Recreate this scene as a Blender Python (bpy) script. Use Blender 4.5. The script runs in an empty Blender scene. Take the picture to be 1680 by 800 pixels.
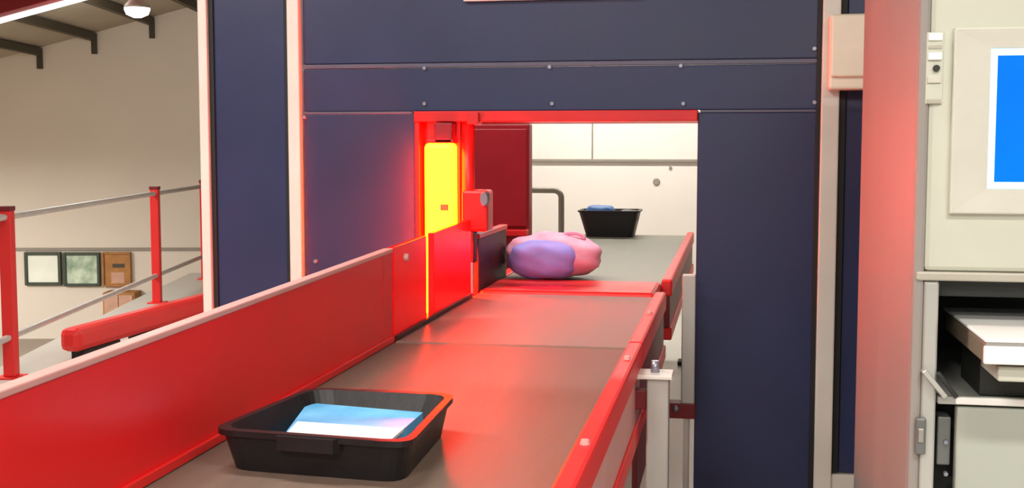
import bpy, bmesh, math, random
from mathutils import Vector, Matrix
random.seed(4)
S = bpy.context.scene
COL = S.collection

# ------------------------------------------------------------------ camera
FPX = 2000.0
YAW = math.radians(10.3)
PITCH = math.atan(163 / 2000.0)
EYE = 1.53
cd = bpy.data.cameras.new('camera'); cam = bpy.data.objects.new('camera', cd); COL.objects.link(cam)
cd.sensor_fit = 'HORIZONTAL'; cd.sensor_width = 36.0; cd.lens = FPX / 1680 * 36
cd.clip_end = 200
cam.location = (0, 0, EYE)
cam.rotation_euler = (math.pi / 2 - PITCH, 0, YAW)
S.camera = cam

# ------------------------------------------------------------------ light, world, exposure
def lin(r, g, b):
    def c(v):
        v /= 255.0
        return v / 12.92 if v <= 0.04045 else ((v + 0.055) / 1.055) ** 2.4
    return (c(r), c(g), c(b), 1.0)

W = bpy.data.worlds.new('world'); S.world = W; W.use_nodes = True
W.node_tree.nodes['Background'].inputs[0].default_value = (1.0, 0.97, 0.92, 1)
W.node_tree.nodes['Background'].inputs[1].default_value = 0.5
vs = S.view_settings
vs.view_transform = 'Standard'; vs.look = 'None'; vs.gamma = 1.0; vs.use_curve_mapping = False
vs.exposure = 0.14

def area(name, loc, power, sx, sy, rot=(0, 0, 0), col=(1, 0.96, 0.9)):
    d = bpy.data.lights.new(name, 'AREA'); d.energy = power; d.shape = 'RECTANGLE'; d.size = sx; d.size_y = sy; d.color = col
    o = bpy.data.objects.new(name, d); COL.objects.link(o); o.location = loc; o.rotation_euler = rot
    return o

HALL = math.radians(11.4)       # the hall's long axis against the conveyor's
NEAR_FILLS = [(-1.2, -1.6, 3.5, 190), (0.9, -2.2, 3.0, 95), (-1.6, 2.6, 3.55, 50), (1.1, 0.7, 3.2, 68), (-3.2, 3.0, 3.2, 70)]  # near battens, out of view, added and placed as fill
HALL_FILLS = [(-8.2, 11.5, 1.7, 330), (-8.8, 15.5, 1.4, 300), (-5.2, 9.5, 3.0, 170)]   # u, v, z in the hall frame; unseen, added to brighten it
BACK_LAMPS = [(-1.0, 6.3, 2.85, 42), (-1.0, 9.9, 2.85, 70)]
for x, y, z, p in NEAR_FILLS:
    area('unseen_batten_light', (x, y, z - 0.06), p, 1.4, 0.22)
for x, y, z, p in BACK_LAMPS:
    area('unseen_batten_light', (x, y, z - 0.06), p, 2.4, 0.22)

for u, v, z, p in HALL_FILLS:
    q = Matrix.Rotation(HALL, 4, 'Z') @ Vector((u, v, z - 0.03)); area('hall_fill_light', q, p, 0.7, 0.7, (0, 0, HALL))
# ------------------------------------------------------------------ pixel helpers (direction only)
FW = Vector((-math.sin(YAW) * math.cos(PITCH), math.cos(YAW) * math.cos(PITCH), -math.sin(PITCH)))
RT = Vector((math.cos(YAW), math.sin(YAW), 0))
UP = RT.cross(FW)
EYEP = Vector((0, 0, EYE))
def ray(x, y): return FW * FPX + RT * (x - 840) - UP * (y - 400)
def ony(x, y, Y): d = ray(x, y); return EYEP + d * (Y / d.y)
def onx(x, y, X): d = ray(x, y); return EYEP + d * (X / d.x)
def onz(x, y, z): d = ray(x, y); return EYEP + d * ((z - EYE) / d.z)

# ------------------------------------------------------------------ materials
MATS = {}
def mat(name, rgb, rough=0.5, metal=0.0, noise=0.0, nscale=8.0, bump=0.0, bscale=60.0, emit=None, estr=0.0, stretch=None, coat=0.0, rgb2=None):
    m = bpy.data.materials.new(name); m.use_nodes = True
    nt = m.node_tree; b = nt.nodes['Principled BSDF']
    b.inputs['Base Color'].default_value = lin(*rgb)
    b.inputs['Roughness'].default_value = rough; b.inputs['Metallic'].default_value = metal
    b.inputs['Coat Weight'].default_value = coat; b.inputs['Coat Roughness'].default_value = 0.15
    co = nt.nodes.new('ShaderNodeTexCoord'); src = co.outputs['Object']
    if stretch:
        mp = nt.nodes.new('ShaderNodeMapping'); mp.inputs['Scale'].default_value = stretch
        nt.links.new(src, mp.inputs[0]); src = mp.outputs[0]
    if noise > 0:
        n = nt.nodes.new('ShaderNodeTexNoise'); n.inputs['Scale'].default_value = nscale; n.inputs['Detail'].default_value = 4
        nt.links.new(src, n.inputs['Vector'])
        r = nt.nodes.new('ShaderNodeValToRGB')
        c = lin(*rgb); k = lin(*(rgb2 or rgb))
        r.color_ramp.elements[0].position = 0.3; r.color_ramp.elements[1].position = 0.7
        r.color_ramp.elements[0].color = tuple(v * (1 - noise) for v in c[:3]) + (1,)
        r.color_ramp.elements[1].color = tuple(min(1, v * (1 + noise)) for v in k[:3]) + (1,)
        nt.links.new(n.outputs['Fac'], r.inputs[0]); nt.links.new(r.outputs[0], b.inputs['Base Color'])
        ma = nt.nodes.new('ShaderNodeMapRange'); ma.inputs['To Min'].default_value = max(0.02, rough - 0.06); ma.inputs['To Max'].default_value = rough + 0.06
        nt.links.new(n.outputs['Fac'], ma.inputs['Value']); nt.links.new(ma.outputs[0], b.inputs['Roughness'])
    if bump > 0:
        n2 = nt.nodes.new('ShaderNodeTexNoise'); n2.inputs['Scale'].default_value = bscale; n2.inputs['Detail'].default_value = 3
        nt.links.new(src, n2.inputs['Vector'])
        bp = nt.nodes.new('ShaderNodeBump'); bp.inputs['Strength'].default_value = bump; bp.inputs['Distance'].default_value = 0.01
        nt.links.new(n2.outputs['Fac'], bp.inputs['Height']); nt.links.new(bp.outputs[0], b.inputs['Normal'])
    if emit:
        b.inputs['Emission Color'].default_value = emit if len(emit) == 4 else tuple(emit) + (1,)
        b.inputs['Emission Strength'].default_value = estr
    MATS[name] = m
    return m
M = MATS
mat('navy_panel', (38, 47, 86), 0.40, noise=0.10, nscale=2.5, bump=0.03, bscale=120)
mat('navy_edge', (92, 92, 112), 0.4, metal=0.2, noise=0.08)
mat('white_post', (226, 224, 214), 0.4, noise=0.04, nscale=5)
mat('aluminium', (190, 190, 184), 0.35, metal=0.45, noise=0.06, nscale=12, stretch=(1, 1, 0.1))
mat('steel', (165, 165, 160), 0.3, metal=0.85, noise=0.06)
mat('screw', (150, 152, 166), 0.3, metal=0.6, noise=0.05)
mat('red_paint', (232, 30, 33), 0.42, noise=0.06, nscale=3, coat=0.08)
mat('red_rail', (228, 38, 36), 0.45, noise=0.05, nscale=3, coat=0.05)
mat('red_frame', (215, 30, 32), 0.35, noise=0.05)
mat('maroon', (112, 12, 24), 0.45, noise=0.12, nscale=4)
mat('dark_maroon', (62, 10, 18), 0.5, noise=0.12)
mat('cabinet_red', (150, 14, 30), 0.45, noise=0.10, nscale=4)  # cabinet's red carries the warning light's glow, which the jamb blocks
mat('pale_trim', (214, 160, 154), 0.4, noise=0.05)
mat('belt', (112, 94, 82), 0.58, noise=0.10, nscale=3, bump=0.12, bscale=220, stretch=(6, 0.5, 1))
mat('belt_light', (128, 108, 98), 0.5, noise=0.08, nscale=3, bump=0.10, bscale=220, stretch=(6, 0.5, 1))
mat('belt_grey', (134, 132, 116), 0.5, noise=0.08, nscale=3, bump=0.10, bscale=220, stretch=(6, 0.5, 1))
mat('dark_void', (30, 30, 32), 0.6, noise=0.15)
mat('floor', (196, 193, 184), 0.3, noise=0.06, nscale=1.5, bump=0.02)
mat('lower_floor', (148, 134, 118), 0.4, noise=0.08, nscale=1.2)
mat('cream_wall', (228, 217, 203), 0.7, noise=0.03, nscale=1.0, bump=0.03)
mat('white_wall', (236, 230, 220), 0.6, noise=0.02, nscale=2.0, bump=0.03)
mat('wall_joint', (150, 142, 130), 0.6, noise=0.05)
mat('roof', (176, 166, 148), 0.7, noise=0.08, nscale=1.2)
mat('purlin', (70, 62, 46), 0.6, noise=0.1)
mat('crimson_beam', (140, 14, 28), 0.5, noise=0.06)
mat('lamp_white', (250, 250, 250), 0.5, noise=0.01, emit=(1, 0.98, 0.95), estr=4.0)
mat('strip_white', (250, 250, 246), 0.5, noise=0.01, emit=(1, 0.98, 0.94), estr=1.3)
mat('amber_lens', (255, 140, 20), 0.3, noise=0.02, emit=(1.0, 0.018, 0.0002), estr=310.0)
mat('rubber', (24, 24, 26), 0.6, noise=0.15)
mat('tray_black', (22, 21, 23), 0.42, noise=0.2, nscale=15, bump=0.05)
mat('sheet_blue', (84, 172, 232), 0.35, noise=0.10, nscale=9, rgb2=(120, 196, 240))
mat('sheet_white', (240, 242, 244), 0.5, noise=0.03)
mat('pink_cloth', (244, 150, 186), 0.6, noise=0.12, nscale=9, bump=0.3, bscale=14, rgb2=(250, 185, 210))
mat('lilac_cloth', (156, 148, 236), 0.55, noise=0.10, nscale=7, bump=0.25, bscale=12)
mat('cream_metal', (200, 202, 186), 0.42, noise=0.03, nscale=3)
mat('cream_dark', (176, 172, 158), 0.45, noise=0.04)
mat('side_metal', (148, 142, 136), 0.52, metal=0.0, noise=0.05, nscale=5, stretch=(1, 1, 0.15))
mat('cream_box', (250, 242, 220), 0.45, noise=0.03)
mat('bezel', (204, 203, 190), 0.4, noise=0.03)
mat('screen_edge', (205, 232, 250), 0.3, noise=0.02, emit=(0.55, 0.85, 1.0), estr=0.45)
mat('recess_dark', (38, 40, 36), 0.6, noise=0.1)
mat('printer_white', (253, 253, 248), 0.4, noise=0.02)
mat('printer_shaded', (132, 120, 102), 0.5, noise=0.1)  # side of the white printer with its shade put into the colour
mat('printer_grey', (150, 150, 146), 0.45, noise=0.05)
mat('shelf_grey', (176, 178, 172), 0.4, noise=0.06)
mat('drawer_grey', (178, 184, 172), 0.4, noise=0.03, nscale=2)
mat('latch_grey', (112, 114, 112), 0.4, metal=0.3, noise=0.1)
mat('rail_grey', (206, 204, 198), 0.35, metal=0.2, noise=0.06)
mat('pipe_grey', (128, 124, 110), 0.4, metal=0.3, noise=0.06)
mat('frame_green', (56, 68, 52), 0.5, noise=0.1)
mat('glass_pale', (244, 250, 236), 0.15, noise=0.06, nscale=3)
mat('glass_green', (120, 156, 130), 0.15, noise=0.2, nscale=4, rgb2=(215, 228, 205))
mat('cork', (176, 122, 66), 0.7, noise=0.2, nscale=6)
mat('paper_tan', (206, 160, 136), 0.7, noise=0.1)
mat('brand_blue', (70, 120, 190), 0.5, noise=0.1)
mat('sign_white', (238, 238, 234), 0.5, noise=0.02)
# blue screen: flat image with a slightly lighter block of soft squares, it gives off light
def screen_mat():
    m = bpy.data.materials.new('screen_blue'); m.use_nodes = True; nt = m.node_tree; b = nt.nodes['Principled BSDF']
    b.inputs['Base Color'].default_value = (0.002, 0.02, 0.05, 1); b.inputs['Roughness'].default_value = 0.3; b.inputs['Specular IOR Level'].default_value = 0.05
    co = nt.nodes.new('ShaderNodeTexCoord'); n = nt.nodes.new('ShaderNodeTexNoise'); n.inputs['Scale'].default_value = 5
    r = nt.nodes.new('ShaderNodeValToRGB'); r.color_ramp.elements[0].color = lin(0, 112, 250); r.color_ramp.elements[1].color = lin(4, 140, 255)
    nt.links.new(co.outputs['Object'], n.inputs['Vector']); nt.links.new(n.outputs['Fac'], r.inputs[0])
    nt.links.new(r.outputs[0], b.inputs['Emission Color']); b.inputs['Emission Strength'].default_value = 0.95
    MATS['screen_blue'] = m
screen_mat()
# red translucent plastic of the two guard panels before the lamp
def acrylic():
    m = mat('red_acrylic', (225, 26, 34), 0.3, noise=0.05, nscale=3, coat=0.3)
    nt = m.node_tree; b = nt.nodes['Principled BSDF']; out = nt.nodes['Material Output']
    tr = nt.nodes.new('ShaderNodeBsdfTranslucent'); tr.inputs[0].default_value = (0.9, 0.06, 0.07, 1)
    mx_ = nt.nodes.new('ShaderNodeMixShader'); mx_.inputs[0].default_value = 0.5
    nt.links.new(b.outputs[0], mx_.inputs[1]); nt.links.new(tr.outputs[0], mx_.inputs[2]); nt.links.new(mx_.outputs[0], out.inputs[0])
acrylic()

# ------------------------------------------------------------------ mesh helpers
WL = {}
def wloc(o): return WL.get(o.name, Vector((0, 0, 0)))
def tag(o, label=None, cat=None, group=None, kind=None):
    if label: o['label'] = label
    if cat: o['category'] = cat
    if group: o['group'] = group
    if kind: o['kind'] = kind
    return o
def thing(name, loc, label, cat, group=None):
    o = bpy.data.objects.new(name, None); COL.objects.link(o); o.location = loc; o.empty_display_size = 0.1
    WL[o.name] = Vector(loc)
    return tag(o, label, cat, group)
def link(name, bm, m, parent=None, smooth=False, origin=None):
    """bm in world coordinates -> one mesh object, origin at its centre"""
    bmesh.ops.recalc_face_normals(bm, faces=bm.faces)
    lo = Vector((min(v.co.x for v in bm.verts), min(v.co.y for v in bm.verts), min(v.co.z for v in bm.verts)))
    hi = Vector((max(v.co.x for v in bm.verts), max(v.co.y for v in bm.verts), max(v.co.z for v in bm.verts)))
    c = origin if origin is not None else (lo + hi) / 2
    bmesh.ops.translate(bm, verts=bm.verts, vec=-c)
    me = bpy.data.meshes.new(name); bm.to_mesh(me); bm.free()
    if smooth:
        for p in me.polygons: p.use_smooth = True
    me.materials.append(M[m] if isinstance(m, str) else m)
    o = bpy.data.objects.new(name, me); COL.objects.link(o)
    WL[o.name] = Vector(c)
    if parent:
        o.parent = parent; o.location = c - wloc(parent)
    else:
        o.location = c
    return o
def add_box(bm, lo, hi, bev=0.0, T=None, seg=2):
    vs_ = [bm.verts.new((x, y, z)) for z in (lo[2], hi[2]) for y in (lo[1], hi[1]) for x in (lo[0], hi[0])]
    fs = [bm.faces.new([vs_[i] for i in q]) for q in ((0, 2, 3, 1), (4, 5, 7, 6), (0, 1, 5, 4), (2, 6, 7, 3), (0, 4, 6, 2), (1, 3, 7, 5))]
    geom = list(vs_)
    if bev > 0:
        ed = list({e for f in fs for e in f.edges})
        r = bmesh.ops.bevel(bm, geom=ed, offset=bev, segments=seg, profile=0.5, affect='EDGES', clamp_overlap=True)
        geom = list({v for v in vs_ if v.is_valid} | set(r['verts']))
    if T is not None:
        bmesh.ops.transform(bm, matrix=T, verts=[v for v in geom if v.is_valid])
    return geom
def box(name, lo, hi, m, parent=None, bev=0.004, T=None):
    lo, hi = [min(a, b) for a, b in zip(lo, hi)], [max(a, b) for a, b in zip(lo, hi)]
    bm = bmesh.new(); add_box(bm, lo, hi, bev, T)
    return link(name, bm, m, parent)
def add_tube(bm, pts, r, n=10, cap=True):
    pts = [Vector(p) for p in pts]; rings = []
    for i, p in enumerate(pts):
        if i == 0: t = pts[1] - p
        elif i == len(pts) - 1: t = p - pts[-2]
        else: t = (pts[i + 1] - p).normalized() + (p - pts[i - 1]).normalized()
        t.normalize()
        a = Vector((0, 0, 1)) if abs(t.z) < 0.9 else Vector((1, 0, 0))
        u = t.cross(a).normalized(); w = t.cross(u)
        rr = r[i] if isinstance(r, (list, tuple)) else r
        rings.append([bm.verts.new(p + (u * math.cos(2 * math.pi * k / n) + w * math.sin(2 * math.pi * k / n)) * rr) for k in range(n)])
    for a, b in zip(rings, rings[1:]):
        for k in range(n): bm.faces.new((a[k], a[(k + 1) % n], b[(k + 1) % n], b[k]))
    if cap:
        bm.faces.new(rings[0][::-1]); bm.faces.new(rings[-1])
def tube(name, pts, r, m, parent=None, n=12):
    bm = bmesh.new(); add_tube(bm, pts, r, n)
    o = link(name, bm, m, parent)
    for p in o.data.polygons: p.use_smooth = len(p.vertices) == 4
    return o
def prism(name, poly, m, parent, axis, a, b, bev=0.0):
    """2-D outline extruded along axis from a to b"""
    bm = bmesh.new()
    def mk(p, t):
        return {'x': (t, p[0], p[1]), 'y': (p[0], t, p[1]), 'z': (p[0], p[1], t)}[axis]
    A = [bm.verts.new(mk(p, a)) for p in poly]; B = [bm.verts.new(mk(p, b)) for p in poly]
    bm.faces.new(A); bm.faces.new(B[::-1]); n = len(poly)
    for i in range(n): bm.faces.new((A[i], A[(i + 1) % n], B[(i + 1) % n], B[i]))
    if bev: bmesh.ops.bevel(bm, geom=list(bm.edges), offset=bev, segments=2, profile=0.5, affect='EDGES', clamp_overlap=True)
    return link(name, bm, m, parent)
def struct(o):
    o['kind'] = 'structure'; return o
HT = Matrix.Rotation(HALL, 4, 'Z')             # hall frame (u right, v ahead) -> world
def H(u, v, z): return HT @ Vector((u, v, z))
def hpix(x, y, v):
    """pixel -> hall coordinates on the plane v = const"""
    d = HT.inverted() @ ray(x, y); e = EYEP
    return e + d * (v / d.y)

# ------------------------------------------------------------------ setting: floors, hall walls, roof
LOW = -1.65
VG = 20.0                                       # gable wall of the hall
EDGE = [(-3.05, -5), (-3.22, 4.5), (-3.36, 8), (-3.51, 11.8), (-3.57, 14.6), (9, 14.6), (9, -5)]   # platform outline, left side along the railing
fb = bmesh.new()
A = [fb.verts.new(H(u, v, -0.35)) for u, v in EDGE]; B = [fb.verts.new(H(u, v, 0)) for u, v in EDGE]
fb.faces.new(A[::-1]); fb.faces.new(B)
for i in range(len(EDGE)): fb.faces.new((A[i], A[(i + 1) % len(EDGE)], B[(i + 1) % len(EDGE)], B[i]))
struct(link('floor', fb, 'floor'))
struct(box('floor_lower', (-14, -5, LOW - 0.2), (9, VG + 0.3, LOW), 'lower_floor', bev=0, T=HT))
SL = 0.27
def roof_h(u): return 2.95 + SL * (u + 7.75) if u < 2 else 2.95 + SL * 9.75 - SL * (u - 2)
g = bmesh.new()
poly = [(-14, LOW), (9, LOW), (9, roof_h(9)), (2, roof_h(2)), (-14, roof_h(-14))]
A = [g.verts.new(H(u, VG, z)) for u, z in poly]; B = [g.verts.new(H(u, VG + 0.3, z)) for u, z in poly]
g.faces.new(A); g.faces.new(B[::-1])
for i in range(5): g.faces.new((A[i], A[(i + 1) % 5], B[(i + 1) % 5], B[i]))
wall_back = struct(link('wall_back', g, 'cream_wall'))
dado = box('dado_rail', (-14, VG - 0.03, -0.20), (2, VG, -0.15), 'wall_joint', wall_back, bev=0.005, T=HT)
struct(box('wall_left', (-14.3, -5, LOW), (-14, VG + 0.3, 1.4), 'cream_wall', bev=0, T=HT))
struct(box('wall_right', (9, -5, LOW), (9.3, VG + 0.3, 4.0), 'cream_wall', bev=0, T=HT))
g = bmesh.new()
poly = [(-14.3, roof_h(-14.3)), (2, roof_h(2)), (9.3, roof_h(9.3)), (9.3, roof_h(9.3) + 0.15), (2, roof_h(2) + 0.15), (-14.3, roof_h(-14.3) + 0.15)]
A = [g.verts.new(H(u, -5, z)) for u, z in poly]; B = [g.verts.new(H(u, VG + 0.3, z)) for u, z in poly]
g.faces.new(A); g.faces.new(B[::-1])
for i in range(6): g.faces.new((A[i], A[(i + 1) % 6], B[(i + 1) % 6], B[i]))
roof = struct(link('ceiling', g, 'roof'))
# purlins along the roof slope, each dropping to a short cleat on the gable wall
for px in (-30, 65, 155, 250, 330):
    u = hpix(px, 90, VG).x; z = roof_h(u)
    box('purlin', (u - 0.05, 16.3, z - 0.13), (u + 0.05, VG, z - 0.01), 'purlin', roof, bev=0.0, T=HT)
    box('cleat', (u - 0.03, VG - 0.06, z - 0.34), (u + 0.05, VG, z - 0.13), 'purlin', roof, bev=0.0, T=HT)
# white strip under the rafter, dark red rafter nearer
def slope_bar(name, u0, u1, v0, v1, dz0, dz1, m, parent):
    bm = bmesh.new(); vv = []
    for v in (v0, v1):
        for (u, dz) in ((u0, dz0), (u1, dz0), (u1, dz1), (u0, dz1)):
            vv.append(bm.verts.new(H(u, v, roof_h(u) + dz)))
    for q in ((0, 1, 2, 3), (7, 6, 5, 4), (0, 4, 5, 1), (1, 5, 6, 2), (2, 6, 7, 3), (3, 7, 4, 0)): bm.faces.new([vv[i] for i in q])
    return link(name, bm, m, parent)
slope_bar('rafter', -12, 2, 15.75, 16.0, -0.19, -0.005, 'crimson_beam', roof)
strip = tag(slope_bar('strip_light', -8.6, -4.9, 16.02, 16.22, -0.22, -0.12, 'strip_white', None), 'long white glowing strip light running up the roof slope', 'light')

# ------------------------------------------------------------------ partition wall
YW = 5.26
TOP = 2.9
def wx(px): return ony(px, 237, YW).x
XO0, XO1, ZO = -1.394, -0.154, 1.665           # opening
wall = struct(box('wall_front', (-2.39, YW + 0.01, TOP), (1.9, YW + 0.07, TOP + 0.05), 'white_post', bev=0.004))
def panel(x0, x1, z0, z1):
    return box('panel', (x0, YW, z0), (x1, YW + 0.05, z1), 'navy_panel', wall, bev=0.004)
XA, XB0, XB1, XC0, XC1 = -2.355, -1.972, -1.916, 0.352, 0.425
panel(XA, XB0 - 0.004, 0.10, TOP)
panel(XB1 + 0.008, XC0, 1.888, TOP)             # big head panel
panel(XB1 + 0.008, XC0, ZO + 0.012, 1.866)      # band above the opening
panel(XB1 + 0.008, XO0, 0.0, ZO)                # beside the opening
panel(XO1, XC0, 0.0, ZO)
panel(XC1 + 0.03, 1.85, 0.14, TOP)
# lighter joint strips
box('joint_strip', (XB1 + 0.008, YW - 0.006, 1.868), (XC0, YW + 0.03, 1.886), 'navy_edge', wall, bev=0.002)
box('joint_strip', (XB1 + 0.008, YW - 0.003, ZO), (XO0 - 0.01, YW + 0.03, ZO + 0.011), 'navy_edge', wall, bev=0.002)
box('joint_strip', (XO1 + 0.01, YW - 0.003, ZO), (XC0, YW + 0.03, ZO + 0.011), 'navy_edge', wall, bev=0.002)
# posts
def post(x0, x1, z0, dark=True):
    p = box('post', (x0, YW - 0.035, z0), (x1, YW + 0.085, TOP), 'white_post', wall, bev=0.006)
    return p
post(-2.395, -2.352, 0.0)
box('gasket', (-2.352, YW - 0.012, 0.0), (-2.33, YW + 0.06, TOP), 'rubber', wall, bev=0.002)
post(XB0, XB1, 0.0)
box('gasket', (XB0 - 0.022, YW - 0.012, 0.0), (XB0 - 0.001, YW + 0.06, TOP), 'rubber', wall, bev=0.002)
post(XC0, XC1, 0.0)
box('gasket', (XC0 - 0.02, YW - 0.01, 0.0), (XC0 - 0.001, YW + 0.06, TOP), 'rubber', wall, bev=0.002)
box('gasket', (XC1 + 0.001, YW - 0.01, 0.14), (XC1 + 0.028, YW + 0.06, TOP), 'rubber', wall, bev=0.002)
box('base_rail', (XC1, YW - 0.02, 0.0), (1.85, YW + 0.07, 0.135), 'white_post', wall, bev=0.004)
box('base_rail', (XA, YW - 0.0, 0.0), (XB0, YW + 0.06, 0.098), 'white_post', wall, bev=0.004)
# bolts
def bolt(x, z, r=0.012, y=None, m='screw', parent=None):
    bm = bmesh.new(); yy = YW - 0.004 if y is None else y
    bmesh.ops.create_cone(bm, cap_ends=True, segments=10, radius1=r, radius2=r * 0.75, depth=0.016, matrix=Matrix.Translation((x, yy, z)) @ Matrix.Rotation(math.pi / 2, 4, 'X'))
    return link('bolt', bm, m, parent or wall)
for px, py in ((697, 112), (902, 110), (1117, 108), (697, 170), (906, 170), (1121, 170), (1336, 80), (1336, 168), (500, 192), (518, 428)):
    p = ony(px, py, YW); bolt(p.x, p.z, 0.011)

# ------------------------------------------------------------------ red frame of the opening
trim = struct(box('trim_1', (XO0, YW - 0.02, ZO - 0.035), (XO1, YW + 0.62, ZO + 0.0115), 'red_frame', bev=0.004))   # head lining
box('jamb', (XO0 + 0.005, YW + 0.10, 0.0), (XO0 + 0.235, YW + 0.16, ZO - 0.035), 'red_frame', trim, bev=0.004)
box('jamb_flange', (XO0, YW - 0.004, 0.0), (XO0 + 0.022, YW + 0.16, ZO - 0.035), 'red_frame', trim, bev=0.003)
tube('jamb_tube', [(XO0 + 0.235, YW + 0.03, 1.05), (XO0 + 0.235, YW + 0.03, ZO - 0.035)], 0.03, 'red_frame', trim)
p = ony(775, 194, YW - 0.05)
box('bracket_or_glint', (p.x - 0.026, YW - 0.05, p.z - 0.026), (p.x + 0.026, YW + 0.03, p.z + 0.026), 'red_frame', trim, bev=0.004)  # highlight on the head trim, shaped as a small red block

XL_ = -1.119
# ------------------------------------------------------------------ warning light: tall amber column behind the guard
wl0 = ony(695, 235, YW - 0.06); wl1 = ony(744, 375, YW - 0.06)
lx0, lx1, lz1 = wl0.x, min(wl1.x, XL_ - 0.07), wl0.z
t = thing('warning_light', ((lx0 + lx1) / 2, YW + 0.02, 0.45), 'glowing amber column light beside the wall opening', 'light')
box('lens', (lx0, YW - 0.06, 0.72), (lx1, YW + 0.03, lz1), 'amber_lens', t, bev=0.018)
box('base', (lx0 - 0.01, YW - 0.065, 0.0), (lx1, YW + 0.09, 0.72), 'maroon', t, bev=0.006)
box('cap', (lx0 + 0.045, YW - 0.055, lz1), (lx1 - 0.005, YW + 0.03, ZO - 0.04), 'cabinet_red', t, bev=0.006)
box('collar', (lx0 + 0.01, YW - 0.055, lz1), (lx1 - 0.0, YW + 0.035, lz1 + 0.018), 'red_frame', t, bev=0.004)
box('mounting_plate', (lx0 - 0.008, YW + 0.03, 0.72), (lx1 + 0.012, YW + 0.09, lz1 + 0.1), 'red_frame', t, bev=0.003)
p = ony(729, 340, YW - 0.065); box('key_switch', (p.x - 0.018, YW - 0.072, p.z - 0.014), (p.x + 0.018, YW - 0.058, p.z + 0.014), 'cork', t, bev=0.003)

# ------------------------------------------------------------------ conveyors
BZ = 0.87
XL, XR = -1.119, -0.331
GT = 1.19
def leg_set(t, x, y, zt, m='aluminium', w=0.04):
    l = box('leg', (x - w, y - w, 0.03), (x + w, y + w, zt), m, t, bev=0.006)
    box('foot', (x - w - 0.025, y - w - 0.025, 0.0), (x + w + 0.025, y + w + 0.025, 0.03), 'rubber', l, bev=0.004)
    return l
def belt_unit(label, y0, y1, beltmat, group=None, roller=0.055):
    t = thing('belt_conveyor', ((XL + XR) / 2, (y0 + y1) / 2, 0), label, 'conveyor', group)
    n = 8; pts = []
    for k in range(n + 1):
        a = math.pi / 2 + math.pi * k / n; pts.append((y0 + roller + roller * math.cos(a), BZ - roller + roller * math.sin(a)))
    for k in range(n + 1):
        a = -math.pi / 2 + math.pi * k / n; pts.append((y1 - roller + roller * math.cos(a), BZ - roller + roller * math.sin(a)))
    prism('belt', pts, beltmat, t, 'x', XL + 0.006, XR - 0.004)
    for yy in (y0 + roller, y1 - roller):
        tube('roller', [(XL - 0.01, yy, BZ - roller), (XR + 0.01, yy, BZ - roller)], roller * 0.6, 'steel', t)
    # side frames: red lip, aluminium web, red lower beam
    box('side_rail', (XR, y0, BZ - 0.06), (XR + 0.050, y1, BZ + 0.022), 'red_rail', t, bev=0.010)
    box('side_web', (XR + 0.012, y0, BZ - 0.21), (XR + 0.040, y1, BZ - 0.06), 'maroon' if y0 > 3.5 else 'pale_trim', t, bev=0.003)  # maroon on the farther units paints in the red frame's shade
    box('lower_beam', (XR + 0.0, y0, BZ - 0.27), (XR + 0.050, y1, BZ - 0.21), 'red_rail', t, bev=0.006)
    box('side_frame', (XL - 0.06, y0, BZ - 0.27), (XL, y1, BZ + 0.004), 'red_rail', t, bev=0.006)
    return t
Y1, Y2, Y3, Y4 = onx(645, 480, XL).y - 0.006, 5.30, 5.80, 9.0
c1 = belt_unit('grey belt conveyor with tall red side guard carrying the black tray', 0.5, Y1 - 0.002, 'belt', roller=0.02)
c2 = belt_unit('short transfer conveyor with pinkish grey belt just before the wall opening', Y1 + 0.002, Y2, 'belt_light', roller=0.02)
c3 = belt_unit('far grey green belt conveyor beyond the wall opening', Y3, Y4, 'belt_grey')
def gtop(y): return 1.149 + (y - 1.7) * 0.0166      # the guard's top climbs slightly along the belt
def slab(name, x0, x1, y0, y1, za, zb, m, parent, bev=0.003):
    """plate along y whose lower and upper edges follow za(y), zb(y)"""
    bm = bmesh.new(); V = []
    for y in (y0, y1):
        for x, z in ((x0, za(y)), (x1, za(y)), (x1, zb(y)), (x0, zb(y))): V.append(bm.verts.new((x, y, z)))
    for q in ((0, 1, 2, 3), (7, 6, 5, 4), (0, 4, 5, 1), (1, 5, 6, 2), (2, 6, 7, 3), (3, 7, 4, 0)): bm.faces.new([V[k] for k in q])
    bmesh.ops.bevel(bm, geom=list(bm.edges), offset=bev, segments=2, profile=0.5, affect='EDGES')
    return link(name, bm, m, parent)
def guard(t, y0, y1, m='red_paint', trimm='pale_trim', z0=BZ - 0.05):
    off = 0.012 if trimm else 0.0
    gd = slab('side_guard', XL - 0.024, XL, y0, y1, lambda y: z0, lambda y: gtop(y) - off, m, t)
    if trimm: slab('edge_trim', XL - 0.028, XL + 0.004, y0, y1, lambda y: gtop(y) - 0.014, gtop, trimm, gd)
    return gd
YSEAM = onx(645, 480, XL).y
YG0 = onx(700, 450, XL).y; YG1 = onx(712, 450, XL).y
g1 = guard(c1, 0.6, YSEAM - 0.12)
g1b = guard(c1, YSEAM - 0.118, YSEAM - 0.012)
g2 = guard(c2, YSEAM + 0.008, YG0, 'red_acrylic', trimm=None)
g3 = guard(c2, YG1, YW - 0.10, 'red_acrylic', trimm=None)
for px, py in ((664, 422),):
    p = onx(px, py, XL); bm = bmesh.new()
    bmesh.ops.create_cone(bm, cap_ends=True, segments=12, radius1=0.016, radius2=0.012, depth=0.016, matrix=Matrix.Translation((XL + 0.006, p.y, p.z)) @ Matrix.Rotation(math.pi / 2, 4, 'Y'))
    link('bolt', bm, 'pale_trim', g2)
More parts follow.
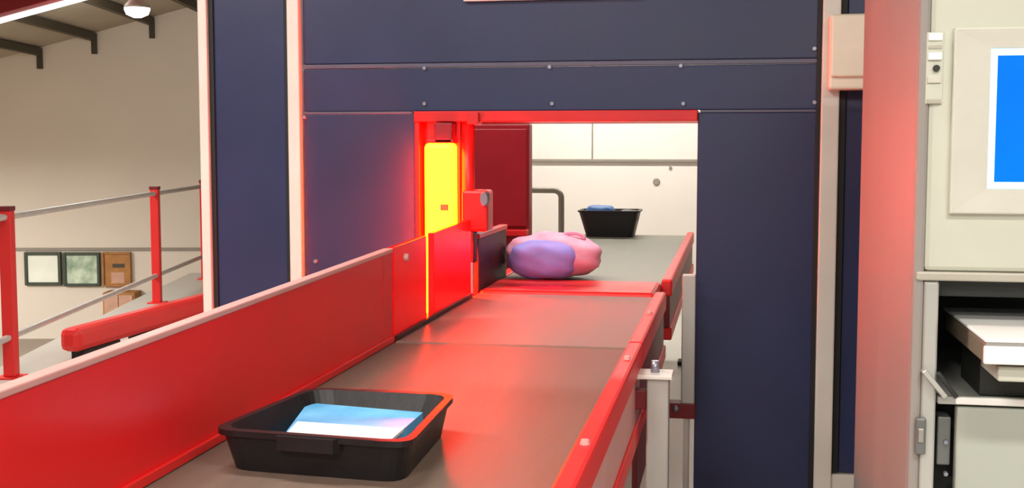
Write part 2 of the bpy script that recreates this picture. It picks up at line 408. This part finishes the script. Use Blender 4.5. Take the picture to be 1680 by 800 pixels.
# guard foot strip along the belt edge
box('foot_strip', (XL, 0.6, BZ + 0.002), (XL + 0.010, Y1 - 0.02, BZ + 0.022), 'red_rail', c1, bev=0.002)
box('foot_strip', (XL, Y1 + 0.02, BZ + 0.002), (XL + 0.012, YW - 0.12, BZ + 0.018), 'dark_maroon', c2, bev=0.002)
# outer supports of the guard
for y in (1.2, 2.4, 3.5):
    box('guard_stay', (XL - 0.07, y - 0.02, BZ - 0.25), (XL - 0.024, y + 0.02, gtop(y) - 0.06), 'red_rail', c1, bev=0.004)
# legs
for c, ys in ((c1, (1.0, 3.1)), (c2, (4.9,)), (c3, (5.95, 8.5))):
    for y in ys: leg_set(c, XL - 0.03, y, BZ - 0.27)
leg_set(c1, XR + 0.03, 1.0, BZ - 0.27)
leg_set(c3, XR + 0.03, 8.5, BZ - 0.27)
# bolts on the right rail
for c, yy in ((c1, 1.5), (c1, 2.55), (c1, 3.6), (c2, 4.6)):
    bm = bmesh.new()
    bmesh.ops.create_cone(bm, cap_ends=True, segments=10, radius1=0.012, radius2=0.009, depth=0.012, matrix=Matrix.Translation((XR + 0.026, yy, BZ + 0.026)))
    link('bolt', bm, 'pale_trim', c)
# support post with cap plate and adjusting bolt, outside the rail
pc = ony(1080, 618, 3.75)
sx = pc.x; sz = pc.z
l = box('support_post', (sx - 0.034, 3.72, 0.03), (sx + 0.034, 3.79, sz), 'aluminium', c1, bev=0.005)
box('foot', (sx - 0.06, 3.69, 0.0), (sx + 0.06, 3.82, 0.03), 'rubber', l, bev=0.004)
box('cap_plate', (sx - 0.075, 3.70, sz), (sx + 0.045, 3.81, sz + 0.014), 'white_post', l, bev=0.003)
tube('adjusting_bolt', [(sx - 0.01, 3.755, sz + 0.01), (sx - 0.01, 3.755, sz + 0.05)], [0.014, 0.012], 'screw', l)
box('clamp', (sx - 0.10, 3.73, sz - 0.10), (sx - 0.034, 3.78, sz - 0.04), 'maroon', l, bev=0.004)
# second support near the wall
p0 = ony(1120, 450, 5.12); p1 = ony(1141, 662, 5.12)
l = box('support_post', (p0.x, 5.09, 0.40), (p1.x - 0.004, 5.15, p0.z), 'aluminium', c2, bev=0.004)
box('clamp', (p0.x - 0.06, 5.08, 0.385), (p1.x, 5.16, 0.45), 'maroon', l, bev=0.004)
bm = bmesh.new(); bmesh.ops.create_uvsphere(bm, u_segments=10, v_segments=6, radius=0.014, matrix=Matrix.Translation((p0.x - 0.02, 5.07, 0.43))); link('bolt', bm, 'screw', l, True)
box('foot_bar', (p0.x + 0.01, 5.10, 0.0), (p0.x + 0.035, 5.14, 0.385), 'aluminium', l, bev=0.003)
# red end cover between the belts at the wall
box('end_cover', (XL, Y2 + 0.01, BZ - 0.10), (XR + 0.0, Y3 - 0.012, BZ + 0.012), 'red_rail', c3, bev=0.02)
box('skirt_panel', (XR + 0.012, Y1 + 0.05, 0.36), (XR + 0.03, Y2, BZ - 0.27), 'maroon', c2, bev=0.003)
# far dark guard beside the far belt
gd = box('side_guard', (XL - 0.03, Y2 + 0.02, BZ - 0.05), (XL, 6.0, BZ + 0.24), 'dark_maroon', c3, bev=0.004)
box('edge_trim', (XL - 0.034, Y2 + 0.02, BZ + 0.24), (XL + 0.006, 6.0, BZ + 0.262), 'red_frame', gd, bev=0.004)

# ------------------------------------------------------------------ things at the opening
# red sensor on the jamb
p0 = ony(757, 312, YW - 0.06); p1 = ony(800, 380, YW - 0.06)
t = thing('photo_sensor', ((p0.x + p1.x) / 2, YW, p1.z), 'red box sensor with silver highlight disc on the opening frame', 'sensor')
b_ = box('body', (p0.x, YW - 0.06, p1.z), (p1.x, YW + 0.07, p0.z), 'red_frame', t, bev=0.012)
q = ony(797, 326, YW - 0.07)
bm = bmesh.new(); bmesh.ops.create_cone(bm, cap_ends=True, segments=16, radius1=0.022, radius2=0.016, depth=0.03, matrix=Matrix.Translation((q.x - 0.006, YW - 0.07, q.z)) @ Matrix.Scale(1.8, 4, (0, 0, 1)) @ Matrix.Rotation(math.pi / 2, 4, 'X'))
link('lens', bm, 'screw', t)  # silver disc stands in for the highlight on the red box
p0 = ony(756, 380, YW - 0.05); p1 = ony(778, 432, YW - 0.05)
box('bracket_or_glint', (p0.x, YW - 0.05, p1.z), (p1.x, YW + 0.02, p0.z), 'dark_maroon', t, bev=0.006)
p0 = ony(764, 430, YW - 0.05); p1 = ony(776, 482, YW - 0.05)
box('stem', (p0.x, YW - 0.05, BZ + 0.006), (p1.x, YW - 0.02, p0.z), 'aluminium', t, bev=0.003)

# dark red cabinet behind the opening
YK = 7.2
p0 = ony(778, 203, YK); p1 = ony(868, 377, YK)
t = thing('switch_cabinet', ((p0.x + p1.x) / 2 - 0.2, YK, 0), 'dark maroon upright cabinet behind the opening beside the far belt', 'cabinet')
box('body', (p0.x - 0.35, YK, 0.0), (p1.x, YK + 0.12, p0.z), 'cabinet_red', t, bev=0.01)
box('door', (p0.x - 0.30, YK - 0.02, p1.z + 0.02), (p1.x - 0.012, YK, p0.z - 0.03), 'cabinet_red', t, bev=0.006)
box('shelf', (p0.x - 0.35, YK - 0.10, p1.z - 0.03), (p1.x, YK, p1.z + 0.005), 'red_frame', t, bev=0.006)

# back room: white wall, handrail pipe
YB = 11.0
wall2 = struct(box('wall_far', (-3.2, YB, 0.0), (3.0, YB + 0.2, 3.0), 'white_wall', bev=0))
pz = ony(1000, 263, YB).z
box('joint_strip', (-3.2, YB - 0.03, pz - 0.012), (3.0, YB + 0.05, pz + 0.012), 'wall_joint', wall2, bev=0.003)
p = ony(972, 230, YB); box('joint_strip', (p.x - 0.006, YB - 0.008, pz + 0.014), (p.x + 0.006, YB + 0.05, 3.0), 'wall_joint', wall2, bev=0.002)
p = ony(1077, 298, YB); bolt(p.x, p.z, 0.035, YB - 0.006, 'wall_joint', wall2)
p = ony(1100, 275, YB); bolt(p.x, p.z, 0.016, YB - 0.006, 'wall_joint', wall2)
YP = 9.6
a = ony(860, 312, YP); b = ony(921, 312, YP)
t = thing('handrail', (b.x, YP, 0), 'bent grey steel pipe handrail before the white far wall', 'handrail')
pts = [(b.x - 0.9, YP, b.z), (b.x - 0.06, YP, b.z)]
for k in range(1, 7):
    an = math.pi / 2 * k / 6; pts.append((b.x - 0.06 + 0.06 * math.sin(an), YP, b.z - 0.06 + 0.06 * math.cos(an)))
pts.append((b.x, YP, 0.02))
tube('pipe', pts, 0.024, 'pipe_grey', t, 12)
tube('pipe_leg', [(b.x - 0.9, YP, b.z), (b.x - 0.9, YP, 0.02)], 0.024, 'pipe_grey', t, 12)
for xx in (b.x, b.x - 0.9):
    tube('floor_flange', [(xx, YP, 0.0), (xx, YP, 0.02)], 0.06, 'pipe_grey', t, 16)

# pink and lilac soft bag on the far belt
def blob(name, c, r, m, parent, flat=0.0, amp=0.04, seed=1, e=2.6, sub=4):
    rnd = random.Random(seed)
    ph = [rnd.uniform(0, 6.28) for _ in range(9)]
    bm = bmesh.new(); bmesh.ops.create_icosphere(bm, subdivisions=sub, radius=1.0)
    for v in bm.verts:
        d = v.co.normalized()
        k = (abs(d.x) ** e + abs(d.y) ** e + abs(d.z) ** e) ** (-1 / e)
        w = 1 + amp * (math.sin(5 * d.x + ph[0]) * math.cos(4 * d.z + ph[1]) + 0.6 * math.sin(9 * d.x + 5 * d.y + ph[2]) + 0.5 * math.cos(11 * d.z + 7 * d.x + ph[3]))
        co = Vector((d.x * r[0], d.y * r[1], d.z * r[2])) * (k * w)
        if co.z < -flat: co.z = -flat
        v.co = co + Vector(c)
    return link(name, bm, m, parent, True)
bp0 = onz(905, 466, BZ)
pw = 0.235
t = thing('soft_bag', (bp0.x, bp0.y + 0.2, BZ), 'pink and lilac soft bag lying on the belt in the opening', 'bag')
by = 5.95; bx = ony(908, 440, by).x
blob('body', (bx, by, BZ + 0.115), (0.238, 0.18, 0.112), 'pink_cloth', t, 0.113, 0.045, 3)
fx = ony(893, 440, by - 0.13).x
blob('front_panel', (fx, by - 0.10, BZ + 0.104), (0.172, 0.13, 0.098), 'lilac_cloth', t, 0.100, 0.03, 5)
hp = []
for k in range(13):
    an = math.pi * k / 12; hp.append((bx + 0.10 + 0.06 * math.cos(an), by - 0.05, BZ + 0.20 + 0.028 * math.sin(an)))
tube('handle', hp, 0.010, 'pink_cloth', t, 8)

# ------------------------------------------------------------------ trays
def tray(t, corners_b, corners_t, zb, zt, m, wallk=0.88, lip=0.02):
    """open tray: outer wall, rolled rim, inner wall, floor; corners given as ordered xy loops"""
    def rounded(cs, r=0.05, n=5):
        out = []
        for i in range(4):
            p = Vector(cs[i]); a = Vector(cs[i - 1]); b = Vector(cs[(i + 1) % 4])
            u = (a - p).normalized() * r; w = (b - p).normalized() * r
            for k in range(n + 1):
                s = k / n; out.append(p + u * (1 - s) ** 2 + w * s ** 2)
        return out
    ob = rounded(corners_b); ot = rounded(corners_t)
    cen = sum(ot, Vector((0, 0))) / len(ot)
    def sc(loop, k): return [cen + (p - cen) * k for p in loop]
    prof = [(sc(ob, 1.0), zb), (ot, zt - 0.012), (sc(ot, 1.045), zt - 0.012), (sc(ot, 1.045), zt), (sc(ot, 0.955), zt), (sc(ob, wallk), zb + 0.018)]
    bm = bmesh.new(); rings = [[bm.verts.new((p.x, p.y, z)) for p in lp] for lp, z in prof]
    n = len(ob)
    for A_, B_ in zip(rings, rings[1:]):
        for k in range(n): bm.faces.new((A_[k], A_[(k + 1) % n], B_[(k + 1) % n], B_[k]))
    bm.faces.new(rings[0][::-1]); bm.faces.new(rings[-1])
    return link('shell', bm, m, t)
TZ = BZ + 0.088
ct = [onz(px, py, TZ) for px, py in ((354, 702), (668, 724), (742, 646), (512, 636))]
ctx = [(p.x, p.y) for p in ct]
cb = [onz(px, py, BZ) for px, py in ((365, 768), (632, 780), (712, 705), (520, 690))]
cenx = sum(p[0] for p in ctx) / 4; ceny = sum(p[1] for p in ctx) / 4
cbx = [(cenx + (x - cenx) * 0.92, ceny + (y - ceny) * 0.92) for x, y in ctx]
t = thing('plastic_tray', (cenx, ceny, BZ), 'black plastic tray riding on the near belt with blue and white sheets in it', 'tray')
tray(t, cbx, ctx, BZ + 0.001, TZ, 'tray_black')
def grip(pa, pb, nm='grip'):
    pa, pb = Vector(pa), Vector(pb); d = (pb - pa).normalized()
    m_ = (pa + pb) / 2
    bm = bmesh.new(); nrm = Vector((-d.y, d.x)); out = nrm if (m_ - Vector((cenx, ceny))).dot(nrm) > 0 else -nrm
    vv = []
    for z in (TZ - 0.03, TZ - 0.002):
        for s, o_ in ((-0.07, 0.0), (0.07, 0.0), (0.06, 0.022), (-0.06, 0.022)):
            q_ = m_ + d * s + out * o_; vv.append(bm.verts.new((q_.x, q_.y, z)))
    for f_ in ((0, 1, 2, 3), (7, 6, 5, 4), (0, 4, 5, 1), (1, 5, 6, 2), (2, 6, 7, 3), (3, 7, 4, 0)): bm.faces.new([vv[i] for i in f_])
    link(nm, bm, 'tray_black', t)
grip(ctx[0], ctx[1]); grip(ctx[2], ctx[3])
# contents: a blue folder and a white sheet
def sheet(name, quad, z, th, m, label, cat):
    bm = bmesh.new(); A_ = [bm.verts.new((p.x, p.y, z(p) if callable(z) else z)) for p in quad]
    B_ = [bm.verts.new(v.co + Vector((0, 0, th))) for v in A_]
    bm.faces.new(A_); bm.faces.new(B_[::-1])
    for i in range(4): bm.faces.new((A_[i], A_[(i + 1) % 4], B_[(i + 1) % 4], B_[i]))
    return tag(link(name, bm, m), label, cat)
ZF = BZ + 0.06
fq = [onz(px, py, ZF) for px, py in ((462, 718), (640, 722), (694, 676), (505, 660))]
sheet('folder', fq, BZ + 0.022, 0.038, 'sheet_blue', 'pale blue flat folder lying inside the black tray', 'folder')
wq = [onz(px, py, ZF + 0.01) for px, py in ((458, 720), (634, 724), (662, 700), (488, 688))]
sheet('paper_sheet', wq, ZF + 0.0005, 0.006, 'sheet_white', 'white paper sheet on top of the blue folder in the tray', 'paper')

# far bin on the far belt
YT = 8.7
b0 = ony(950, 378, YT); b1 = ony(1048, 335, YT)
t = thing('storage_bin', ((b0.x + b1.x) / 2, YT + 0.15, BZ), 'black storage bin on the far belt by the white wall', 'bin')
xm, xM = b0.x, b1.x; hgt = 0.19
tray(t, [(xm + 0.05, YT - 0.02), (xM - 0.04, YT - 0.02), (xM - 0.04, YT + 0.24), (xm + 0.05, YT + 0.24)],
     [(xm, YT - 0.05), (xM, YT - 0.05), (xM, YT + 0.27), (xm, YT + 0.27)], BZ + 0.001, BZ + hgt, 'tray_black')
p = ony(985, 336, YT + 0.1)
blob('blue_cloth', (p.x, YT + 0.1, BZ + hgt - 0.02), (0.11, 0.10, 0.055), 'brand_blue', None, 0.2, 0.05, 8, sub=3)
tag(bpy.data.objects['blue_cloth'], 'crumpled blue cloth lying in the black far bin', 'cloth')
blob('packed_cloth', (p.x + 0.205, YT + 0.1, BZ + hgt - 0.045), (0.075, 0.09, 0.05), 'tray_black', None, 0.2, 0.05, 9, sub=3)
tag(bpy.data.objects['packed_cloth'], 'crumpled black cloth filling the far bin', 'cloth')

# ------------------------------------------------------------------ mounted box and sign on the partition
p0 = ony(1362, 22, YW - 0.16); p1 = ony(1430, 146, YW - 0.16)
t = thing('junction_box', ((p0.x + p1.x) / 2, YW, p1.z), 'cream wall box mounted above the white post', 'box')
box('body', (p0.x, YW - 0.14, p1.z), (p1.x + 0.02, YW - 0.036, p0.z), 'cream_box', t, bev=0.012)
box('lid', (p0.x + 0.006, YW - 0.16, p1.z + 0.05), (p1.x + 0.014, YW - 0.14, p0.z - 0.006), 'cream_box', t, bev=0.008)
p0 = ony(760, 2, YW - 0.03); p1 = ony(1052, 2, YW - 0.03)
t = thing('sign_board', ((p0.x + p1.x) / 2, YW - 0.02, p0.z), 'plain white board fixed high on the navy wall', 'sign')
box('board', (p0.x, YW - 0.03, p0.z), (p1.x, YW - 0.006, p0.z + 0.28), 'sign_white', t, bev=0.003)
for xx in (p0.x + 0.03, p1.x - 0.03):
    bolt(xx, p0.z + 0.25, 0.008, YW - 0.034, 'screw', t)

# ------------------------------------------------------------------ cream machine on the right
YM, YMB = 2.9, 4.13
MX0, MX1 = 0.42, 1.30
ZL = ony(1600, 455, YM).z
t = thing('service_kiosk', (0.86, 3.5, 0), 'tall cream metal kiosk with blue screen and printer bay', 'kiosk')
K = t
def mz(py): return ony(1600, py, YM).z
def mx(px, py=400): return ony(px, py, YM).x
box('upper_cabinet', (MX0 + 0.010, YM, ZL + 0.012), (MX1, YMB - 0.01, 2.05), 'cream_metal', t, bev=0.012)
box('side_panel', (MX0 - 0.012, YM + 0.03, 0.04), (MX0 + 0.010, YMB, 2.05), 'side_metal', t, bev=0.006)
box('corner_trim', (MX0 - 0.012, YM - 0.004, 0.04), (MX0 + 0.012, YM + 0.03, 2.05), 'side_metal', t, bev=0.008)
box('ledge', (MX0 - 0.006, YM - 0.012, ZL - 0.008), (MX1, YM + 0.06, ZL + 0.012), 'cream_dark', t, bev=0.004)
box('right_panel', (MX1 - 0.02, YM, 0.04), (MX1, YMB, ZL), 'cream_metal', t, bev=0.004)
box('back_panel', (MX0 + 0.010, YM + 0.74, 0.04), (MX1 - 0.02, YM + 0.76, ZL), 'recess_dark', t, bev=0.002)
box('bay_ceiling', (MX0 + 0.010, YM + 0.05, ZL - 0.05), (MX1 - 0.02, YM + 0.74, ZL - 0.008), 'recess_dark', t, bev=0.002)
box('plinth', (MX0, YM + 0.05, 0.0), (MX1, YMB, 0.04), 'rubber', t, bev=0.002)
# left upright of the bay
ux1 = mx(1540, 500)
box('upright', (MX0 + 0.012, YM - 0.002, 0.04), (ux1, YM + 0.05, ZL - 0.010), 'aluminium', t, bev=0.005)
lt = box('latch', (mx(1500, 715), YM - 0.022, mz(746)), (mx(1517, 715), YM - 0.002, mz(686)), 'latch_grey', t, bev=0.004)
box('latch_slot', (mx(1503, 715), YM - 0.028, mz(725)), (mx(1513, 715), YM - 0.020, mz(702)), 'steel', lt, bev=0.002)
# shelf
zs = mz(652)
sh = box('shelf', (ux1 + 0.004, YM - 0.0, zs - 0.018), (MX1 - 0.02, YM + 0.72, zs), 'shelf_grey', t, bev=0.003)
box('shelf_edge', (mx(1566, 655), YM - 0.016, zs - 0.014), (MX1 - 0.02, YM - 0.0, zs + 0.002), 'printer_white', sh, bev=0.003)
# hinged stay, sloping at the shelf's corner
def slant(name, pa, pb, y0, y1, w, m, parent):
    a_, b_ = ony(*pa, y0), ony(*pb, y0); d = Vector((b_.x - a_.x, b_.z - a_.z)).normalized(); nn = Vector((-d.y, d.x)) * w / 2
    return prism(name, [(a_.x + nn.x, a_.z + nn.y), (b_.x + nn.x, b_.z + nn.y), (b_.x - nn.x, b_.z - nn.y), (a_.x - nn.x, a_.z - nn.y)], m, parent, 'y', y0, y1, 0.002)
slant('stay', (1516, 608), (1552, 652), YM - 0.030, YM - 0.004, 0.012, 'aluminium', t)
slant('stay_slot', (1540, 612), (1570, 652), YM - 0.020, YM - 0.002, 0.010, 'recess_dark', t)
# drawer front and the dark gap beside it
dx0 = mx(1568, 720)
dr = box('drawer_front', (dx0, YM - 0.004, 0.06), (MX1 - 0.022, YM + 0.03, zs - 0.022), 'drawer_grey', t, bev=0.006)
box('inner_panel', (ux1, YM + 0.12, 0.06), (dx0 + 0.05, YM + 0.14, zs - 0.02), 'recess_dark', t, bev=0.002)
box('drawer_runner', (ux1 + 0.01, YM + 0.03, mz(770)), (dx0 - 0.006, YM + 0.10, mz(690)), 'latch_grey', t, bev=0.003)
for py in (724, 776):
    q = ony(1551, py, YM + 0.03); bm = bmesh.new()
    bmesh.ops.create_cone(bm, cap_ends=True, segments=10, radius1=0.006, radius2=0.005, depth=0.01, matrix=Matrix.Translation((q.x, YM + 0.026, q.z)) @ Matrix.Rotation(math.pi / 2, 4, 'X'))
    link('screw', bm, 'screw', t)
# screen with frame
fx0, fz1, fz0 = mx(1560, 200), mz(46), mz(350)
sx0, sz1, sz0 = mx(1632, 200), mz(92), mz(298)
sx1 = sx0 + (sz1 - sz0) * 4 / 3
fx1 = sx1 + (sx0 - fx0)
def ring(name, x0, x1, z0, z1, ix0, ix1, iz0, iz1, y0, y1, m, parent, slope=0.0):
    bm = bmesh.new()
    o_ = [(x0, z0), (x1, z0), (x1, z1), (x0, z1)]; i_ = [(ix0, iz0), (ix1, iz0), (ix1, iz1), (ix0, iz1)]
    R0 = [bm.verts.new((x, y1, z)) for x, z in o_]; R1 = [bm.verts.new((x, y0, z)) for x, z in o_]
    R2 = [bm.verts.new((x, y0 + slope, z)) for x, z in i_]; R3 = [bm.verts.new((x, y1, z)) for x, z in i_]
    for A_, B_ in ((R0, R1), (R1, R2), (R2, R3)):
        for k in range(4): bm.faces.new((A_[k], A_[(k + 1) % 4], B_[(k + 1) % 4], B_[k]))
    for k in range(4): bm.faces.new((R3[k], R3[(k + 1) % 4], R0[(k + 1) % 4], R0[k]))
    bmesh.ops.bevel(bm, geom=[e for e in bm.edges if all(abs(v.co.y - y0) < 1e-6 for v in e.verts)], offset=0.004, segments=2, profile=0.5, affect='EDGES')
    return link(name, bm, m, parent)
e_ = 0.016
bz = ring('bezel', fx0, fx1, fz0, fz1, sx0 - e_, sx1 + e_, sz0 - e_, sz1 + e_, YM - 0.020, YM, 'bezel', t, 0.003)
ring('screen_surround', sx0 - e_, sx1 + e_, sz0 - e_, sz1 + e_, sx0, sx1, sz0, sz1, YM - 0.016, YM, 'screen_edge', t, 0.004)
box('screen', (sx0, YM - 0.010, sz0), (sx1, YM - 0.001, sz1), 'screen_blue', t, bev=0)
# switch column left of the screen
x0, x1 = mx(1519, 110), mx(1547, 110)
sp = box('switch_plate', (x0, YM - 0.006, mz(170)), (x1, YM, mz(52)), 'cream_metal', t, bev=0.002)
for a_, b_, m_, d_ in ((54, 66, 'printer_white', 0.012), (74, 80, 'cream_dark', 0.009), (86, 98, 'printer_white', 0.014), (124, 136, 'bezel', 0.012), (162, 170, 'cream_dark', 0.011)):
    box('button' if d_ > 0.0115 else 'slot', (x0 + 0.003, YM - d_, mz(b_)), (x1 - 0.004, YM - 0.005, mz(a_)), m_, sp, bev=0.002)
q = ony(1536, 112, YM - 0.006); bm = bmesh.new()
bmesh.ops.create_cone(bm, cap_ends=True, segments=14, radius1=0.008, radius2=0.007, depth=0.012, matrix=Matrix.Translation((q.x, YM - 0.010, q.z)) @ Matrix.Rotation(math.pi / 2, 4, 'X'))
link('keyhole', bm, 'recess_dark', sp)

# printer in the bay
PF = YM - 0.20
q = ony(1615, 560, PF)
PXa, PZt = q.x, q.z
PYb = onx(1548, 507, PXa).y
pzb = zs + 0.001
t = thing('desktop_printer', (PXa + 0.2, YM + 0.3, zs), 'white desktop printer standing on the shelf of the cream kiosk', 'printer')
def pz_(py): return ony(1640, py, PF).z
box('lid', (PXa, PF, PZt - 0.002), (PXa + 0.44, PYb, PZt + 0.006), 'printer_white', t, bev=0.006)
box('body', (PXa + 0.004, PF + 0.01, pz_(600)), (PXa + 0.436, PYb - 0.01, PZt - 0.004), 'printer_shaded', t, bev=0.006)
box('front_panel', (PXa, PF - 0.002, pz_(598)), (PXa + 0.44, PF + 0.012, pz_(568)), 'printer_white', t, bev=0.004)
box('paper_slot', (PXa + 0.005, PF + 0.004, pz_(568)), (PXa + 0.435, PF + 0.012, pz_(561)), 'printer_grey', t, bev=0.0)
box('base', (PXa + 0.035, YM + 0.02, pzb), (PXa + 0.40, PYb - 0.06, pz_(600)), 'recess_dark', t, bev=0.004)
box('paper_tray', (PXa + 0.036, PF + 0.03, pz_(630)), (PXa + 0.40, YM + 0.019, pz_(604)), 'cream_metal', t, bev=0.004)

# ------------------------------------------------------------------ hall beyond: railing, bumper, windows, boards, lamps
t = thing('guard_railing', H(-3.4, 10, 0), 'red posted guard railing with grey rails along the platform edge', 'railing')
posts = []
for px, Z in ((12, 8.0), (256, 11.8), (336, 13.9)):
    p = hpix(px, 400, Z); posts.append((p.x, Z))
posts.insert(0, (posts[0][0] + 0.12, 4.6))
HTop = 1.10
for u, v in posts:
    pp = box('post', (u - 0.04, v - 0.04, 0.012), (u + 0.04, v + 0.04, HTop), 'red_rail', t, bev=0.006, T=HT)
    box('base_plate', (u - 0.08, v - 0.08, 0), (u + 0.08, v + 0.08, 0.012), 'red_rail', pp, bev=0.002, T=HT)
    box('post_cap', (u - 0.044, v - 0.044, HTop), (u + 0.044, v + 0.044, HTop + 0.03), 'maroon', pp, bev=0.004, T=HT)
for hz in (1.06, 0.27):
    tube('rail', [H(u, v, hz) for u, v in posts], 0.022, 'rail_grey', t, 10)
# low red bumper rail
a = onz(112, 539, 0.24); e = onz(345, 479, 0.24)
aw = Vector((a.x, a.y, 0)); ew = Vector((e.x, e.y, 0)); d = (ew - aw); ln = d.length; ang = math.atan2(d.y, d.x)
BT = Matrix.Translation(aw) @ Matrix.Rotation(ang, 4, 'Z')
t = thing('bumper_rail', aw, 'low red bumper rail on black feet beside the guard railing', 'bumper')
box('rail_body', (0, -0.08, 0.07), (ln + 0.5, 0.08, 0.24), 'red_rail', t, bev=0.045, T=BT)
for k in range(4):
    s = 0.12 + k * (ln + 0.3) / 3.2
    box('foot', (s, -0.04, 0.0), (s + 0.5, 0.06, 0.07), 'rubber', t, bev=0.006, T=BT)

def hrect(x0, y0, x1, y1, v):
    a_ = hpix(x0, y0, v); b_ = hpix(x1, y1, v); return a_.x, b_.x, b_.z, a_.z
def framed(name, px, pane, fm, v=VG, bar=0.05):
    x0, x1, z0, z1 = hrect(*px, v)
    o = box(name, (x0, v - 0.05, z0), (x1, v - 0.02, z1), pane, None, bev=0, T=HT)
    for lo, hi in (((x0 - bar, z0 - bar), (x0, z1 + bar)), ((x1, z0 - bar), (x1 + bar, z1 + bar)), ((x0, z0 - bar), (x1, z0)), ((x0, z1), (x1, z1 + bar))):
        box('frame_bar', (lo[0], v - 0.08, lo[1]), (hi[0], v, hi[1]), fm, o, bev=0.006, T=HT)
    return o
w1 = struct(framed('window_1', (47, 418, 98, 462), 'glass_pale', 'frame_green', bar=0.05))
w2 = struct(framed('window_2', (110, 418, 162, 464), 'glass_green', 'frame_green', bar=0.045))
o = framed('notice_board', (172, 416, 214, 466), 'cork', 'cork', bar=0.03)
tag(o, 'brown notice board hung beside the green framed windows', 'notice board')
x0, x1, z0, z1 = hrect(184, 446, 206, 464, VG)
box('paper_note', (x0, VG - 0.056, z0), (x1, VG - 0.05, z1), 'paper_tan', o, bev=0, T=HT)
x0, x1, z0, z1 = hrect(186, 432, 206, 438, VG)
box('paper_note', (x0, VG - 0.056, z0), (x1, VG - 0.05, z1), 'purlin', o, bev=0, T=HT)
# tan cupboard below it, standing on the lower floor
x0, x1, z0, z1 = hrect(168, 480, 222, 534, VG - 0.4)
t = thing('low_cupboard', H((x0 + x1) / 2, VG - 0.25, LOW), 'tan low cupboard against the hall wall under the notice board', 'cupboard')
box('body', (x0, VG - 0.4, LOW), (x1, VG - 0.02, z1), 'cork', t, bev=0.01, T=HT)
box('door', (x0 + 0.03, VG - 0.42, LOW + 0.05), ((x0 + x1) / 2 - 0.005, VG - 0.4, z1 - 0.04), 'paper_tan', t, bev=0.004, T=HT)
box('door', ((x0 + x1) / 2 + 0.005, VG - 0.42, LOW + 0.05), (x1 - 0.03, VG - 0.4, z1 - 0.04), 'paper_tan', t, bev=0.004, T=HT)

# round high-bay lamp under the roof
p = hpix(225, 16, 16.2); u, z = p.x, p.z
t = thing('bay_or_fill_lamp', H(u, 16.2, z), 'round bright bay lamp hanging under the hall roof', 'lamp')
def lathe(name, prof, c, m, parent, n=20):
    bm = bmesh.new(); rings = [[bm.verts.new(Vector(c) + Vector((r * math.cos(2 * math.pi * k / n), r * math.sin(2 * math.pi * k / n), zz))) for k in range(n)] for r, zz in prof]
    for A_, B_ in zip(rings, rings[1:]):
        for k in range(n): bm.faces.new((A_[k], A_[(k + 1) % n], B_[(k + 1) % n], B_[k]))
    bm.faces.new(rings[0][::-1]); bm.faces.new(rings[-1])
    return link(name, bm, m, parent, True)
c = H(u, 16.2, z)
lathe('shade', [(0.17, 0.02), (0.16, 0.06), (0.08, 0.14), (0.04, 0.16)], c, 'rail_grey', t)
lathe('bulb', [(0.05, -0.10), (0.14, -0.06), (0.165, 0.0), (0.165, 0.02)], c, 'lamp_white', t)
tube('rod', [c + Vector((0, 0, 0.16)), c + Vector((0, 0, max(0.2, roof_h(u) - z)))], 0.012, 'purlin', t, 8)
hp_ = bpy.data.lights.new('bay_lamp_light', 'POINT'); hp_.energy = 60; hp_.shadow_soft_size = 0.15; hp_.color = (1, 0.96, 0.9)
ho = bpy.data.objects.new('bay_lamp_light', hp_); COL.objects.link(ho); ho.location = c + Vector((0, 0, -0.3))

# unseen batten fixtures overhead, the near ones added as fill (they carry the area lights set at the top)
for i, (x, y, z, p_) in enumerate(NEAR_FILLS + BACK_LAMPS):
    w = 2.4 if i >= len(NEAR_FILLS) else 1.4
    lab = 'long white batten light over the back room' if i >= len(NEAR_FILLS) else 'unseen batten light added as fill over the near conveyor'
    t = thing('unseen_batten_lamp', (x, y, z), lab, 'lamp', 'batten lamps in the back room' if i >= len(NEAR_FILLS) else 'added fill battens over the conveyor')
    box('housing', (x - w / 2 - 0.02, y - 0.12, z), (x + w / 2 + 0.02, y + 0.12, z + 0.07), 'white_post', t, bev=0.006)
    for s in (-0.35, 0.35):
        tube('rod', [(x + w * s, y, z + 0.07), (x + w * s, y, z + 0.8)], 0.006, 'steel', t, 6)
for i, (u, v, z, p_) in enumerate(HALL_FILLS):  # unseen fixtures added for the hall's fill lights
    c = H(u, v, z)
    t = thing('bay_or_fill_lamp', c, 'unseen square white lamp added to brighten the lower hall', 'lamp', 'added fill lamps over the lower floor')
    box('housing', (u - 0.38, v - 0.38, z), (u + 0.38, v + 0.38, z + 0.12), 'white_post', t, bev=0.01, T=HT)
    tube('rod', [c + Vector((0, 0, 0.12)), c + Vector((0, 0, roof_h(u) - z - 0.01))], 0.01, 'steel', t, 6)
